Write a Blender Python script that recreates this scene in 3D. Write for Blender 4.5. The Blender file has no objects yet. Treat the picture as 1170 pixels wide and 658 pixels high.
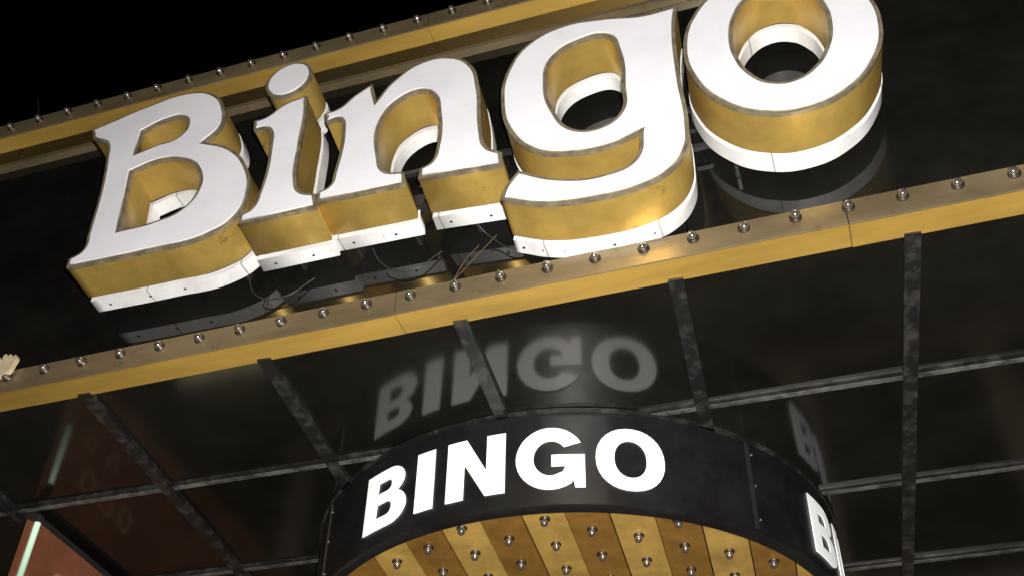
import bpy, bmesh, math, random
from mathutils import Vector, Matrix
random.seed(4)
S=bpy.context.scene; COL=S.collection
# letter outlines in the plane of the sign (millimetres: x along the fascia, z above pavement); c = sharp corner
TR={
'B':"-4302 7428c,-4183 7460,-3933 7527,-3611 7567,-3410 7485,-3287 7297,-3272 7111,-3370 6993c,-3159 6865,-3004 6656,-2942 6424,-2992 6220,-3171 6116,-3521 6101,-4076 6110c,-4081 6182c,-4005 6226,-4006 6365,-4087 7069,-4135 7231,-4264 7326c|-3878 7275c,-3717 7334,-3597 7319,-3530 7200,-3572 7111,-3718 7083,-3861 7046c|-3853 6878c,-3675 6919,-3475 6863,-3337 6715,-3301 6533,-3375 6398,-3537 6342,-3784 6332c",
'i':"-3026 7077c,-2944 7090,-2837 7172,-2692 7206c,-2671 7070,-2660 6740,-2638 6427,-2592 6310,-2491 6257c,-2470 6152c,-2956 6153c,-2953 6223c,-2892 6255,-2864 6370,-2865 6784,-2891 6930,-2935 6978,-3015 6989c",
'n':"-2528 6978c,-2437 6996,-2350 7081,-2242 7152c,-2194 6975c,-2106 7119,-1922 7247,-1734 7226,-1599 7097,-1540 6867,-1508 6482,-1472 6323,-1384 6244c,-1381 6151c,-1861 6191c,-1857 6268c,-1797 6299,-1768 6406,-1780 6730,-1818 6888,-1912 6972,-2043 6937,-2136 6800,-2121 6448,-2070 6314,-1950 6269c,-1942 6174c,-2470 6187c,-2476 6267c,-2410 6297,-2392 6401,-2385 6766,-2410 6871,-2442 6898,-2510 6889c",
'g':"-354 7165c,-378 6988,-386 6516,-374 6150,-399 5955,-494 5822,-653 5756,-877 5742,-1151 5780,-1374 5879c,-1357 5953,-1287 6066c,-1058 5934,-827 5894,-669 5950,-621 6165c,-787 6110,-1008 6121,-1201 6205,-1337 6394,-1395 6672,-1365 6949,-1234 7167,-1019 7253,-780 7224,-548 7161|-1090 6975,-942 7075,-775 7059,-711 6876,-700 6557,-725 6343,-838 6267,-981 6302,-1087 6486,-1132 6756"}
LL={}
for k,t in TR.items():
    LL[k]=[[(float(p.rstrip('c').split()[0])/1000,float(p.rstrip('c').split()[1])/1000,p.endswith('c')) for p in sp.split(',')] for sp in t.split('|')]
def ell(c,a,b,n=14):
    return [(c[0]+a[0]*math.cos(2*math.pi*i/n)+b[0]*math.sin(2*math.pi*i/n),c[1]+a[1]*math.cos(2*math.pi*i/n)+b[1]*math.sin(2*math.pi*i/n),0) for i in range(n)]
LL['i_dot']=[ell((-2.85,7.43),(.158,-.01),(.01,.165),10)]
LL['o']=[ell((.165,6.68),(.509,-.097),(.055,.62)),ell((.17,6.72),(.25,-.047),(.038,.43))]

def mat(name,col,rough=.5,metal=0,emit=None,es=0,noise=0,nscale=8,bump=0,bscale=60,spec=.5,col2=None,stretch=(1,1,1),rn=0,grime=0,seam=0,edge=None,gpos=(.58,.70),gcol=(1,1,.9)):
    m=bpy.data.materials.new(name); m.use_nodes=True; N=m.node_tree.nodes; K=m.node_tree.links
    b=N['Principled BSDF']; b.inputs['Base Color'].default_value=(*col,1); b.inputs['Roughness'].default_value=rough
    b.inputs['Metallic'].default_value=metal; b.inputs['Specular IOR Level'].default_value=spec
    if emit: b.inputs['Emission Color'].default_value=(*emit,1); b.inputs['Emission Strength'].default_value=es
    tc=N.new('ShaderNodeTexCoord'); mp=N.new('ShaderNodeMapping'); K.new(tc.outputs['Object'],mp.inputs[0]); mp.inputs['Scale'].default_value=stretch
    cur=None
    if noise:
        n=N.new('ShaderNodeTexNoise'); n.inputs['Scale'].default_value=nscale; n.inputs['Detail'].default_value=8; n.inputs['Roughness'].default_value=.65
        K.new(mp.outputs[0],n.inputs[0]); r=N.new('ShaderNodeValToRGB'); c2=col2 or tuple(c*(1-noise) for c in col)
        r.color_ramp.elements[0].position=edge[0] if edge else .35; r.color_ramp.elements[1].position=edge[1] if edge else .65
        r.color_ramp.elements[0].color=(*c2,1); r.color_ramp.elements[1].color=(*col,1)
        K.new(n.outputs['Fac'],r.inputs[0]); cur=r.outputs[0]
        if rn:
            q=N.new('ShaderNodeMapRange'); q.inputs['To Min'].default_value=rough; q.inputs['To Max'].default_value=rough+rn; K.new(n.outputs['Fac'],q.inputs[0]); K.new(q.outputs[0],b.inputs['Roughness'])
    if grime and cur:   # sparse dark stains and scratches
        g=N.new('ShaderNodeTexNoise'); g.inputs['Scale'].default_value=4; g.inputs['Detail'].default_value=12; g.inputs['Roughness'].default_value=.8; g.inputs['Distortion'].default_value=.8
        K.new(tc.outputs['Object'],g.inputs[0]); r2=N.new('ShaderNodeValToRGB'); r2.color_ramp.elements[0].position=gpos[0]; r2.color_ramp.elements[1].position=gpos[1]
        r2.color_ramp.elements[0].color=(1,1,1,1); v=1-grime; r2.color_ramp.elements[1].color=(v*gcol[0],v*gcol[1],v*gcol[2],1)
        K.new(g.outputs['Fac'],r2.inputs[0]); mx=N.new('ShaderNodeMix'); mx.data_type='RGBA'; mx.blend_type='MULTIPLY'; mx.inputs[0].default_value=1
        K.new(cur,mx.inputs[6]); K.new(r2.outputs[0],mx.inputs[7]); cur=mx.outputs[2]
    if seam and cur:
        sp=N.new('ShaderNodeSeparateXYZ'); K.new(tc.outputs['Object'],sp.inputs[0])
        a=N.new('ShaderNodeMath');a.operation='DIVIDE';a.inputs[1].default_value=seam;K.new(sp.outputs[0],a.inputs[0])
        f=N.new('ShaderNodeMath');f.operation='FRACT';K.new(a.outputs[0],f.inputs[0])
        l=N.new('ShaderNodeMath');l.operation='LESS_THAN';l.inputs[1].default_value=.014;K.new(f.outputs[0],l.inputs[0])
        mx=N.new('ShaderNodeMix'); mx.data_type='RGBA';K.new(l.outputs[0],mx.inputs[0]);K.new(cur,mx.inputs[6]);mx.inputs[7].default_value=(.3,.3,.3,1);cur=mx.outputs[2]
    if cur: K.new(cur,b.inputs['Base Color'])
    if bump:
        n2=N.new('ShaderNodeTexNoise'); n2.inputs['Scale'].default_value=bscale; n2.inputs['Detail'].default_value=4; K.new(mp.outputs[0],n2.inputs[0])
        bp=N.new('ShaderNodeBump'); bp.inputs['Strength'].default_value=bump; bp.inputs['Distance'].default_value=.01
        K.new(n2.outputs['Fac'],bp.inputs['Height']); K.new(bp.outputs[0],b.inputs['Normal'])
    return m
M_face=mat('acrylic_white',(.66,.66,.71),.35,emit=(.85,.86,1),es=.05,noise=.13,nscale=1.8,grime=.14,gpos=(.6,.75))
M_cap=mat('trim_cap',(.42,.36,.25),.32,.6,noise=.5,nscale=14)
M_brass=mat('brass',(.60,.405,.105),.30,.6,noise=.32,nscale=1.8,bump=.12,bscale=3.5,rn=.18,grime=.62,stretch=(1.4,1.4,.5),gpos=(.60,.68))
M_btrim=mat('brass_trim',(.60,.38,.085),.32,.5,noise=.42,nscale=2.5,bump=.08,bscale=6,rn=.2,grime=.45,stretch=(.2,1,1),gpos=(.6,.7))
M_strA=mat('brass_strip_light',(.72,.46,.12),.33,.45,noise=.35,nscale=4,bump=.1,bscale=9,rn=.2,grime=.3)
M_strB=mat('brass_strip_dark',(.40,.205,.045),.33,.45,noise=.4,nscale=4,bump=.1,bscale=9,rn=.2,grime=.3)
M_bulbface=mat('brass_dull',(.25,.195,.115),.36,.5,noise=.45,nscale=3,bump=.1,bscale=20,grime=.55,stretch=(.3,1,1),gpos=(.57,.68))
M_white=mat('white_paint',(.72,.72,.74),.5,noise=.22,nscale=5,grime=.65,seam=.62,gpos=(.6,.66))
M_black=mat('gloss_black',(.008,.008,.007),.06,noise=.5,nscale=2,bump=.025,bscale=2.5)
M_soff=mat('soffit_glass',(.0095,.0088,.007),.08,noise=.6,nscale=1.0,bump=.03,bscale=2,rn=.06)
M_bar=mat('joint_bar',(.055,.052,.046),.45,noise=1,nscale=9,col2=(.007,.007,.007),edge=(.48,.76))
M_bar2=mat('joint_bar_dusty',(.15,.15,.14),.5,noise=1,nscale=9,col2=(.03,.03,.03),edge=(.4,.7))
M_drum=mat('drum_black',(.010,.010,.011),.28,noise=.5,nscale=4,bump=.05,bscale=3,rn=.2)
M_lit=mat('lit_letter',(.8,.8,.8),.4,emit=(1,1,1),es=.36,noise=.08,nscale=6)
M_bulb=mat('bulb_chrome',(.42,.39,.35),.12,.9)
M_sock=mat('bulb_socket',(.05,.04,.03),.4,.6)
M_conc=mat('concrete',(.3,.29,.27),.8,noise=.3,nscale=3)
M_asph=mat('asphalt',(.05,.05,.05),.85,noise=.4,nscale=6)
M_wall=mat('stucco',(.3,.24,.18),.8,noise=.2,nscale=3)
M_wall2=mat('facade_render',(.22,.2,.18),.8,noise=.3,nscale=.4)
M_glass=mat('dark_glass',(.02,.02,.02),.05,noise=.2)
M_rail=mat('rail_dark',(.05,.05,.05),.4,.6,noise=.3)
M_twig=mat('twig_bark',(.10,.06,.03),.8,noise=.3)
M_brown=mat('banner_red_brown',(.20,.07,.035),.5,noise=.4,nscale=3)
M_cream=mat('cream_paint',(.5,.42,.28),.5,noise=.2,nscale=5)
M_lett=mat('faded_lettering',(.34,.17,.09),.5,noise=.3,nscale=8)
M_addglow=mat('added_glow',(.6,.55,.4),.4,emit=(1,.86,.52),es=.8,noise=.4,nscale=3)  # glow of the added panels that the soffit mirrors
M_tube=mat('tube_green',(.6,.8,.65),.3,emit=(.65,1,.7),es=.22)
M_red=mat('red_neon',(.5,.02,.02),.3,emit=(1,.03,.01),es=3)
M_warm=mat('lit_window',(.5,.4,.2),.3,emit=(1,.7,.35),es=.6)

def empty(name,loc=(0,0,0)):
    e=bpy.data.objects.new(name,None); COL.objects.link(e); e.location=loc; return e
def mk(name,verts,faces,m,parent=None,smooth=False):
    me=bpy.data.meshes.new(name); me.from_pydata(verts,[],faces); me.validate()
    o=bpy.data.objects.new(name,me); COL.objects.link(o); me.materials.append(m)
    if smooth:
        for p in me.polygons:p.use_smooth=True
    if parent: o.parent=parent
    return o
def boxvf(a,b,V,Fc):
    x0,y0,z0=a;x1,y1,z1=b;n=len(V)
    V+=[(x0,y0,z0),(x1,y0,z0),(x1,y1,z0),(x0,y1,z0),(x0,y0,z1),(x1,y0,z1),(x1,y1,z1),(x0,y1,z1)]
    Fc+=[tuple(n+i for i in f) for f in [(0,3,2,1),(4,5,6,7),(0,1,5,4),(1,2,6,5),(2,3,7,6),(3,0,4,7)]]
def box(name,a,b,m,parent=None,bev=0):
    V=[];Fc=[];boxvf(a,b,V,Fc);o=mk(name,V,Fc,m,parent)
    if bev:
        md=o.modifiers.new('b','BEVEL');md.width=bev;md.segments=2
    return o
def curve_mesh(name,splines,depth,m,parent,offset=0,bezier=True,res=10):
    cu=bpy.data.curves.new(name,'CURVE'); cu.dimensions='2D'; cu.fill_mode='BOTH'; cu.extrude=depth/2; cu.offset=offset; cu.resolution_u=res
    for sp in splines:
        s=cu.splines.new('BEZIER' if bezier else 'POLY'); s.use_cyclic_u=True
        if bezier:
            s.bezier_points.add(len(sp)-1)
            for p,q in zip(s.bezier_points,sp):
                p.co=(q[0],q[1],0); t='VECTOR' if q[2] else 'AUTO'; p.handle_left_type=t;p.handle_right_type=t
        else:
            s.points.add(len(sp)-1)
            for p,q in zip(s.points,sp): p.co=(q[0],q[1],0,1)
    co=bpy.data.objects.new('tmp',cu); COL.objects.link(co); bpy.context.view_layer.update()
    me=bpy.data.meshes.new_from_object(co.evaluated_get(bpy.context.evaluated_depsgraph_get()))
    bpy.data.objects.remove(co); me.name=name
    o=bpy.data.objects.new(name,me); COL.objects.link(o); me.materials.clear(); me.materials.append(m)
    if parent:o.parent=parent
    return o
SH=-.09
def letter_part(name,sp,y0,y1,m,parent,off=0):
    o=curve_mesh(name,sp,y1-y0,m,parent,off); mid=(y0+y1)/2
    for v in o.data.vertices:
        x,z,w=v.co; y=mid-w; v.co=(x+SH*(y-3.85),y,z)
    return o
sign=empty('bingo_channel_letter_sign')
for k,sp in LL.items():
    letter_part('face_'+k,sp,3.843,3.853,M_face,sign,-.020)
    letter_part('trim_cap_'+k,sp,3.85,3.875,M_cap,sign,.003)
    letter_part('brass_return_'+k,sp,3.87,4.12,M_brass,sign,0)
    letter_part('inner_spacer_'+k,sp,4.12,4.15,M_rail,sign,-.03)
    letter_part('white_back_'+k,sp,4.15,4.25,M_white,sign,.004)
# screws along the lower edges of the white backs
V=[];Fc=[]
for k,sp in LL.items():
    pts=[p for p in sp[0]]
    for i,p in enumerate(pts):
        q=pts[(i+1)%len(pts)]
        if q[0]<p[0]-.1 and p[1]<6.6:
            for f in (.3,.8):
                c=(p[0]+(q[0]-p[0])*f+SH*.35,4.2,p[1]+(q[1]-p[1])*f-.004)
                n=len(V)
                for a in range(8): V.append((c[0]+.009*math.cos(a*math.pi/4),c[1]+.009*math.sin(a*math.pi/4),c[2]-.006))
                Fc.append(tuple(n+a for a in range(8)))
mk('back_screws',V,Fc,M_sock,sign)
V=[];Fc=[]
for z in (6.42,6.75):
    boxvf((-4.0,4.27,z),(.45,4.30,z+.03),V,Fc)
x=-3.9
while x<.45:
    boxvf((x,4.27,6.2),(x+.02,4.355,6.26),V,Fc); x+=.37
mk('mounting_rails',V,Fc,M_rail,sign)
def cable(name,pts,r,m,parent):
    cu=bpy.data.curves.new(name,'CURVE');cu.dimensions='3D';cu.bevel_depth=r;cu.bevel_resolution=2
    s=cu.splines.new('BEZIER');s.bezier_points.add(len(pts)-1)
    for p,q in zip(s.bezier_points,pts): p.co=q;p.handle_left_type=p.handle_right_type='AUTO'
    o=bpy.data.objects.new(name,cu);COL.objects.link(o);cu.materials.append(m);o.parent=parent
for i,x in enumerate((-3.1,-2.3,-1.65)):
    cable('feed_cable_%d'%i,[(x,4.25,6.15),(x+.05,4.3,6.02+.04*(i%3)),(x+.22,4.32,5.98),(x+.4,4.34,6.1)],.004,M_rail,sign)
for i in range(2):
    cable('dry_twig_%d'%i,[(-1.78,4.25,5.76),(-1.70+.05*i,4.2,5.84),(-1.60+.1*i,4.15,5.89+.05*i)],.002,M_twig,sign)

# canopy
can=empty('entrance_canopy')
X0,X1=-13,7
def sx(x,y): return x-.064*(y-4.375)
rows=[0,1.183,2.32,3.40,4.5,5.6,6.7,7.8]
def gp(k,j):
    x=-4.14+1.183*k; y=4.375+rows[j]; x=sx(x,y)
    if j>0:y+=.023*x
    return x,y
V=[];Fc=[]
for k in range(-7,9):
    for j in range(7):
        n=len(V); c=[gp(k,j),gp(k+1,j),gp(k+1,j+1),gp(k,j+1)]
        ta,tb=random.uniform(-.008,.008),random.uniform(-.008,.008)
        mx=sum(p[0] for p in c)/4; my=sum(p[1] for p in c)/4
        V+=[(p[0],p[1],5.6+.006+ta*(p[0]-mx)+tb*(p[1]-my)) for p in c]; Fc.append((n,n+3,n+2,n+1))
mk('soffit_panels',V,Fc,M_soff,can)
def bar(p,q,w,z0,z1):
    d=(Vector(q)-Vector(p)).normalized(); nn=Vector((-d.y,d.x))*w/2; n=len(V)
    P=[Vector(p)-nn,Vector(q)-nn,Vector(q)+nn,Vector(p)+nn]
    for z in(z0,z1): V.extend([(a.x,a.y,z) for a in P])
    Fc.extend([tuple(n+i for i in f) for f in [(0,3,2,1),(4,5,6,7),(0,1,5,4),(1,2,6,5),(2,3,7,6),(3,0,4,7)]])
V=[];Fc=[]
for k in range(-7,9): bar(gp(k,0),gp(k,7),.08,5.572,5.62)
mk('soffit_cross_bars',V,Fc,M_bar,can)
V=[];Fc=[]
for j in range(1,7): bar(gp(-7,j),gp(8,j),.036,5.586,5.618)
mk('soffit_long_bars',V,Fc,M_bar2,can)
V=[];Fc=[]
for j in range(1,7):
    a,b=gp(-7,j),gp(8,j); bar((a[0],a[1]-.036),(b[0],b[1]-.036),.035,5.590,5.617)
mk('soffit_long_bar_dark_strips',V,Fc,M_bar,can)  # dark strips running along the front of the long bars
def trim(zb,pre):
    x=X0-1.1;i=0
    while x<X1:
        dz=random.uniform(-.003,.003)
        box(pre+'_underside_%d'%i,(x+.002,4.232,zb+dz),(x+2.398,4.40,zb+.02),M_btrim,can)
        box(pre+'_face_%d'%i,(x+.002,4.222,zb-.006+dz),(x+2.398,4.232,zb+.155),M_bulbface,can,.003)
        x+=2.4;i+=1
    box(pre+'_core',(X0,4.234,zb+.021),(X1,4.40,zb+.152),M_rail,can)
def sphere_vf(c,r,V,Fc,nu=14,nv=9):
    n=len(V)
    for i in range(nv+1):
        t=math.pi*i/nv
        for j in range(nu):
            p=2*math.pi*j/nu; V.append((c[0]+r*math.sin(t)*math.cos(p),c[1]+r*math.sin(t)*math.sin(p),c[2]+r*math.cos(t)))
    for i in range(nv):
        for j in range(nu):
            Fc.append((n+i*nu+j,n+(i+1)*nu+j,n+(i+1)*nu+(j+1)%nu,n+i*nu+(j+1)%nu))
def bulbs(pts,ax,parent,name):
    V=[];Fc=[];V2=[];F2=[]
    for p in pts:
        a=Vector(ax); jt=Vector((random.uniform(-.004,.004),random.uniform(-.004,.004),random.uniform(-.004,.004)))
        sphere_vf(Vector(p)+a*.024+jt,.024,V,Fc)
        n=len(V2);N=14; u=Vector((1,0,0)); w=a.cross(u)
        for (r,h) in ((.032,0),(.032,.008),(.021,.012),(.021,.02)):
            for i in range(N):
                t=2*math.pi*i/N; V2.append(tuple(Vector(p)+u*r*math.cos(t)+w*r*math.sin(t)+a*h))
        for q in range(3):
            for i in range(N): F2.append((n+q*N+i,n+q*N+(i+1)%N,n+(q+1)*N+(i+1)%N,n+(q+1)*N+i))
    mk(name,V,Fc,M_bulb,parent,True); mk(name+'_sockets',V2,F2,M_sock,parent,True)
trim(5.585,'lower_trim'); trim(8.2,'upper_trim')
pts=[]
x=-9
while x<5:
    pts+= [(x+.01,4.222,5.685),(x+.1,4.222,8.30)]; x+=.2585
bulbs(pts,(0,-1,0),can,'trim_bulbs')
x=-13.0;i=0
while x<7:
    box('fascia_panel_%d'%i,(x+.003,4.36+random.uniform(-.001,.001),5.75),(x+2.497,4.44,8.2),M_black,can);x+=2.5;i+=1
box('fascia_ledge',(X0,4.30,7.93),(X1,4.358,7.965),M_bulbface,can)
box('fascia_core',(X0,4.45,5.65),(X1,12.4,8.34),M_rail,can)
cable('roof_aerial',[(-5.4,4.3,8.35),(-5.42,4.3,8.5),(-5.5,4.3,8.72)],.006,M_rail,can)

# drum
drum=empty('round_bingo_drum_sign',(-1.87,7.1,0)); R=1.8; N=96
V=[];Fc=[]
prof=[(R-.07,4.99),(R-.07,4.945),(R,4.945),(R+.008,4.95),(R+.008,4.975),(R,4.98),(R,5.6)]
for r,z in prof:
    for i in range(N):
        a=2*math.pi*i/N; V.append((r*math.cos(a),r*math.sin(a),z))
for q in range(len(prof)-1):
    for i in range(N): Fc.append((q*N+i,q*N+(i+1)%N,(q+1)*N+(i+1)%N,(q+1)*N+i))
o=mk('drum_shell',V,Fc,M_drum,drum,True)
md=o.modifiers.new('es','EDGE_SPLIT');md.split_angle=math.radians(35)
V=[];Fc=[]
for r,z in ((R+.004,5.572),(R+.02,5.572),(R+.02,5.6)):
    for i in range(N):
        a=2*math.pi*i/N; V.append((r*math.cos(a),r*math.sin(a),z))
for q in range(2):
    for i in range(N): Fc.append((q*N+i,q*N+(i+1)%N,(q+1)*N+(i+1)%N,(q+1)*N+i))
mk('drum_top_flange',V,Fc,M_bar,drum)
for a in (50.4,-49,150,-150):
    t=math.radians(a); o=box('seam',(-.012,-R-.008,4.98),(.012,-R+.02,5.57),M_rail,drum); o.rotation_euler[2]=t
    for z in (5.05,5.28,5.5):
        V=[];Fc=[];sphere_vf((.035,-R-.002,z),.009,V,Fc,8,6);o=mk('rivet',V,Fc,M_bulb,drum,True);o.rotation_euler[2]=t
rot=empty('underside_strips'); rot.parent=drum; rot.rotation_euler[2]=.064
V=[];Fc=[];V2=[];F2=[];bp=[]
w=.25; k=0; x=-1.75
def yy(xx): return math.sqrt(max(0,(R-.065)**2-xx*xx))
while x<1.75:
    xa,xb=x+.004,x+w-.004
    za=5.0+(.014 if k%2 else 0)
    TV,TF=(V,Fc) if k%2 else (V2,F2)
    n=len(TV); m=6
    up=[(xa+(xb-xa)*i/m) for i in range(m+1)]
    poly=[(u,-yy(u)) for u in up]+[(u,yy(u)) for u in reversed(up)]
    TV+= [(a,b,za) for a,b in poly]+[(a,b,za+.03) for a,b in poly]; c=len(poly)
    TF.append(tuple(n+i for i in range(c))); TF+=[(n+i,n+(i+1)%c,n+c+(i+1)%c,n+c+i) for i in range(c)]
    yb=-1.7+(.15 if k%2 else 0)
    while yb<1.7:
        if (x+w/2)**2+yb**2<(R-.13)**2: bp.append((x+w/2,yb,za))
        yb+=.30
    x+=w;k+=1
mk('light_brass_strips',V,Fc,M_strA,rot); mk('dark_brass_strips',V2,F2,M_strB,rot)
bulbs(bp,(0,0,-1),rot,'underside_bulbs')
box('underside_back',(-1.2,-1.2,5.05),(1.2,1.2,5.07),M_rail,rot)
H=.407
def arc(cx,cy,rx,ry,a0,a1,n=16,e=1.0):
    o=[]
    for i in range(n+1):
        a=math.radians(a0+(a1-a0)*i/n); c,s=math.cos(a),math.sin(a)
        o.append((cx+rx*math.copysign(abs(c)**e,c),cy+ry*math.copysign(abs(s)**e,s)))
    return o
def gB(): return [[(0,0),(0,H)]+[(.2,H)]+arc(.215,.307,.125,.1,88,-62,10)+arc(.225,.118,.14,.118,58,-90,12),
  [(.115,.325),(.195,.325)]+arc(.2,.287,.035,.038,80,-80,6)+[(.195,.249),(.115,.249)],
  [(.115,.172),(.2,.172)]+arc(.205,.125,.04,.046,80,-80,6)+[(.2,.079),(.115,.079)]]
def gI(): return [[(0,0),(0,H),(.118,H),(.118,0)]]
def gN(): return [[(0,0),(0,H),(.125,H),(.255,.17),(.255,H),(.37,H),(.37,0),(.25,0),(.115,.235),(.115,0)]]
def gG(): return [arc(.2,.2035,.2,.21,30,305,26)+[(.33,.05),(.338,.004),(.395,.004),(.395,.225),(.205,.225),(.205,.147),(.285,.147),(.27,.11)]+arc(.2,.2035,.098,.118,300,38,18)]
def gO(): return [arc(.2025,.2035,.2025,.21,0,348,29,.93),arc(.2025,.2035,.095,.125,0,345,23,.93)]
seq=[(gB,-30.7,.36,.36),(gI,-16.8,.13,.145),(gN,-9.8,.37,.37),(gG,4,.395,.40),(gO,18.7,.405,.405)]
for ti,toff in enumerate((0,99.2,-99.2,180)):
    for fn,a0,w0,w1 in seq:
        o=curve_mesh('letter_'+fn.__name__[1:],fn(),.006,M_lit,drum,0,False)
        bm=bmesh.new(); bm.from_mesh(o.data)
        for i in range(1,14):
            bmesh.ops.bisect_plane(bm,geom=bm.verts[:]+bm.edges[:]+bm.faces[:],plane_co=(i*.033,0,0),plane_no=(1,0,0))
        for v in bm.verts:
            th=math.radians(a0+toff)+v.co.x*w1/w0/R; r=R+.006+v.co.z
            v.co=(r*math.sin(th),-r*math.cos(th),5.055+v.co.y)
        bm.to_mesh(o.data);bm.free()

# small cream plaster crown clipped to the lower trim at the far left
orn=empty('cream_plaster_crown_ornament')
pr=[(0,0),(.13,0),(.15,.06),(.155,.115),(.14,.125),(.125,.075),(.115,.13),(.10,.14),(.088,.08),(.075,.145),(.058,.145),(.05,.08),(.032,.13),(.016,.125),(.018,.07),(-.01,.1),(-.02,.085)]
o=curve_mesh('crown',[[(a,b,0) for a,b in pr]],.03,M_cream,orn,0,True,6)
o.rotation_euler=(math.radians(90),0,0); o.location=(-4.70,4.19,5.69)
box('crown_clip',(-4.66,4.205,5.70),(-4.6,4.222,5.73),M_rail,orn)

# hanging banner board with tube at left
ban=empty('hanging_banner_board')
box('board',(-5.28,5.45,4.35),(-5.22,9.2,5.53),M_brown,ban,.005)
box('board_frame',(-5.29,5.43,5.53),(-5.21,9.22,5.565),M_rail,ban)
def ringtext(y,z,r):
    o=curve_mesh('lettering',[arc(0,0,r,r*1.2,0,348,20),arc(0,0,r*.55,r*.75,0,345,16)],.006,M_lett,ban,0,False)
    o.location=(-5.214,y,z); o.rotation_euler=(math.radians(90),0,math.radians(90))
for y,z,r in ((5.85,5.2,.09),(6.1,5.2,.09),(6.35,5.2,.09),(5.75,4.9,.07),(6.05,4.9,.07)): ringtext(y,z,r)
tb=empty('green_fluorescent_tube')
V=[];Fc=[];n=16
for z in (4.98,5.46):
    for i in range(n): V.append((-5.15+.022*math.cos(2*math.pi*i/n),5.42+.022*math.sin(2*math.pi*i/n),z))
Fc=[(i,(i+1)%n,n+(i+1)%n,n+i) for i in range(n)]+[tuple(range(n))]
mk('tube_glass',V,Fc,M_tube,tb,True)
box('tube_cap_top',(-5.175,5.395,5.46),(-5.125,5.445,5.52),M_rail,tb,.01)
box('tube_cap_bottom',(-5.175,5.395,4.92),(-5.125,5.445,4.98),M_rail,tb,.01)
box('tube_bracket',(-5.215,5.41,5.49),(-5.176,5.43,5.51),M_rail,tb)

# setting
mk('ground',[(-300,-300,-.15),(300,-300,-.15),(300,300,-.15),(-300,300,-.15)],[(0,1,2,3)],M_asph)
box('pavement',(-60,-1.5,-.14),(60,12.4,0),M_conc,None,.02)
bld=empty('bingo_hall_building')
box('upper_wall',(-20,12.45,0),(14,24,12),M_wall,bld)
for i in range(8):
    box('shop_window_%d'%i,(-12+i*2.4,12.38,.4),(-10+i*2.4,12.44,3.4),M_glass,bld)
pc=empty('added_glow_panel_stand')  # unseen glowing panels, added to put a pale reflection in the soffit
box('glow_plinth',(-6.0,7.5,0),(-4.7,7.7,1.7),M_rail,pc,.01)
for i,(a,b) in enumerate(((-5.95,-5.62),(-5.54,-5.36),(-5.29,-4.98))):
    box('glow_panel_%d'%i,(a,7.47,1.75),(b,7.53,2.85),M_addglow,pc)
box('glow_frame',(-6.0,7.54,1.7),(-4.7,7.6,2.9),M_rail,pc)
ob=empty('opposite_building')
box('tower_walls',(-45,-40,0),(10,-25,38),M_wall2,ob)
V=[];Fc=[];V2=[];F2=[]
for fx in range(22):
    for fz in range(10):
        a=(-44+fx*2.45,-25.0,2+fz*3.5); b=(a[0]+1.4,-24.95,a[2]+1.9)
        if random.random()<.06: boxvf(a,b,V2,F2)
        else: boxvf(a,b,V,Fc)
mk('dark_windows',V,Fc,M_glass,ob); mk('lit_windows',V2,F2,M_warm,ob)
rs=empty('red_neon_sign')
box('neon_panel',(-31.5,-24.6,24),(-30.3,-24.3,31),M_red,rs); box('neon_bracket',(-31.6,-24.94,23.8),(-30.2,-24.62,31.2),M_rail,rs)

# lights
w=bpy.data.worlds.new('World');S.world=w;w.use_nodes=True;NT=w.node_tree
sk=NT.nodes.new('ShaderNodeTexSky');sk.sky_type='NISHITA';sk.sun_disc=False;sk.sun_elevation=math.radians(-6);sk.sun_rotation=math.radians(150)
NT.links.new(sk.outputs[0],NT.nodes['Background'].inputs[0]);NT.nodes['Background'].inputs[1].default_value=.01
al=bpy.data.lights.new('camera_flash','AREA');al.shape='DISK';al.size=.12;al.energy=1050;al.color=(1,.955,.88)
ao=bpy.data.objects.new('camera_flash',al);COL.objects.link(ao);ao.location=(.12,-.05,1.75)
ao.rotation_euler=(Vector((-1,5.5,6.4))-ao.location).to_track_quat('-Z','Y').to_euler()

cam=bpy.data.cameras.new('Camera');cam.lens=40.0;cam.sensor_width=36;cam.clip_end=1000
co=bpy.data.objects.new('Camera',cam);COL.objects.link(co)
RX=Vector((.9524,-.1894,-.2388)); RY=Vector((.3043,.6405,.7051)); RZ=Vector((.0195,-.7441,.6676))
M=Matrix(((RX.x,-RX.y,-RX.z),(RY.x,-RY.y,-RY.z),(RZ.x,-RZ.y,-RZ.z))).to_4x4();M.translation=(0,0,1.6)
co.matrix_world=M
S.camera=co
S.view_settings.view_transform='Standard'
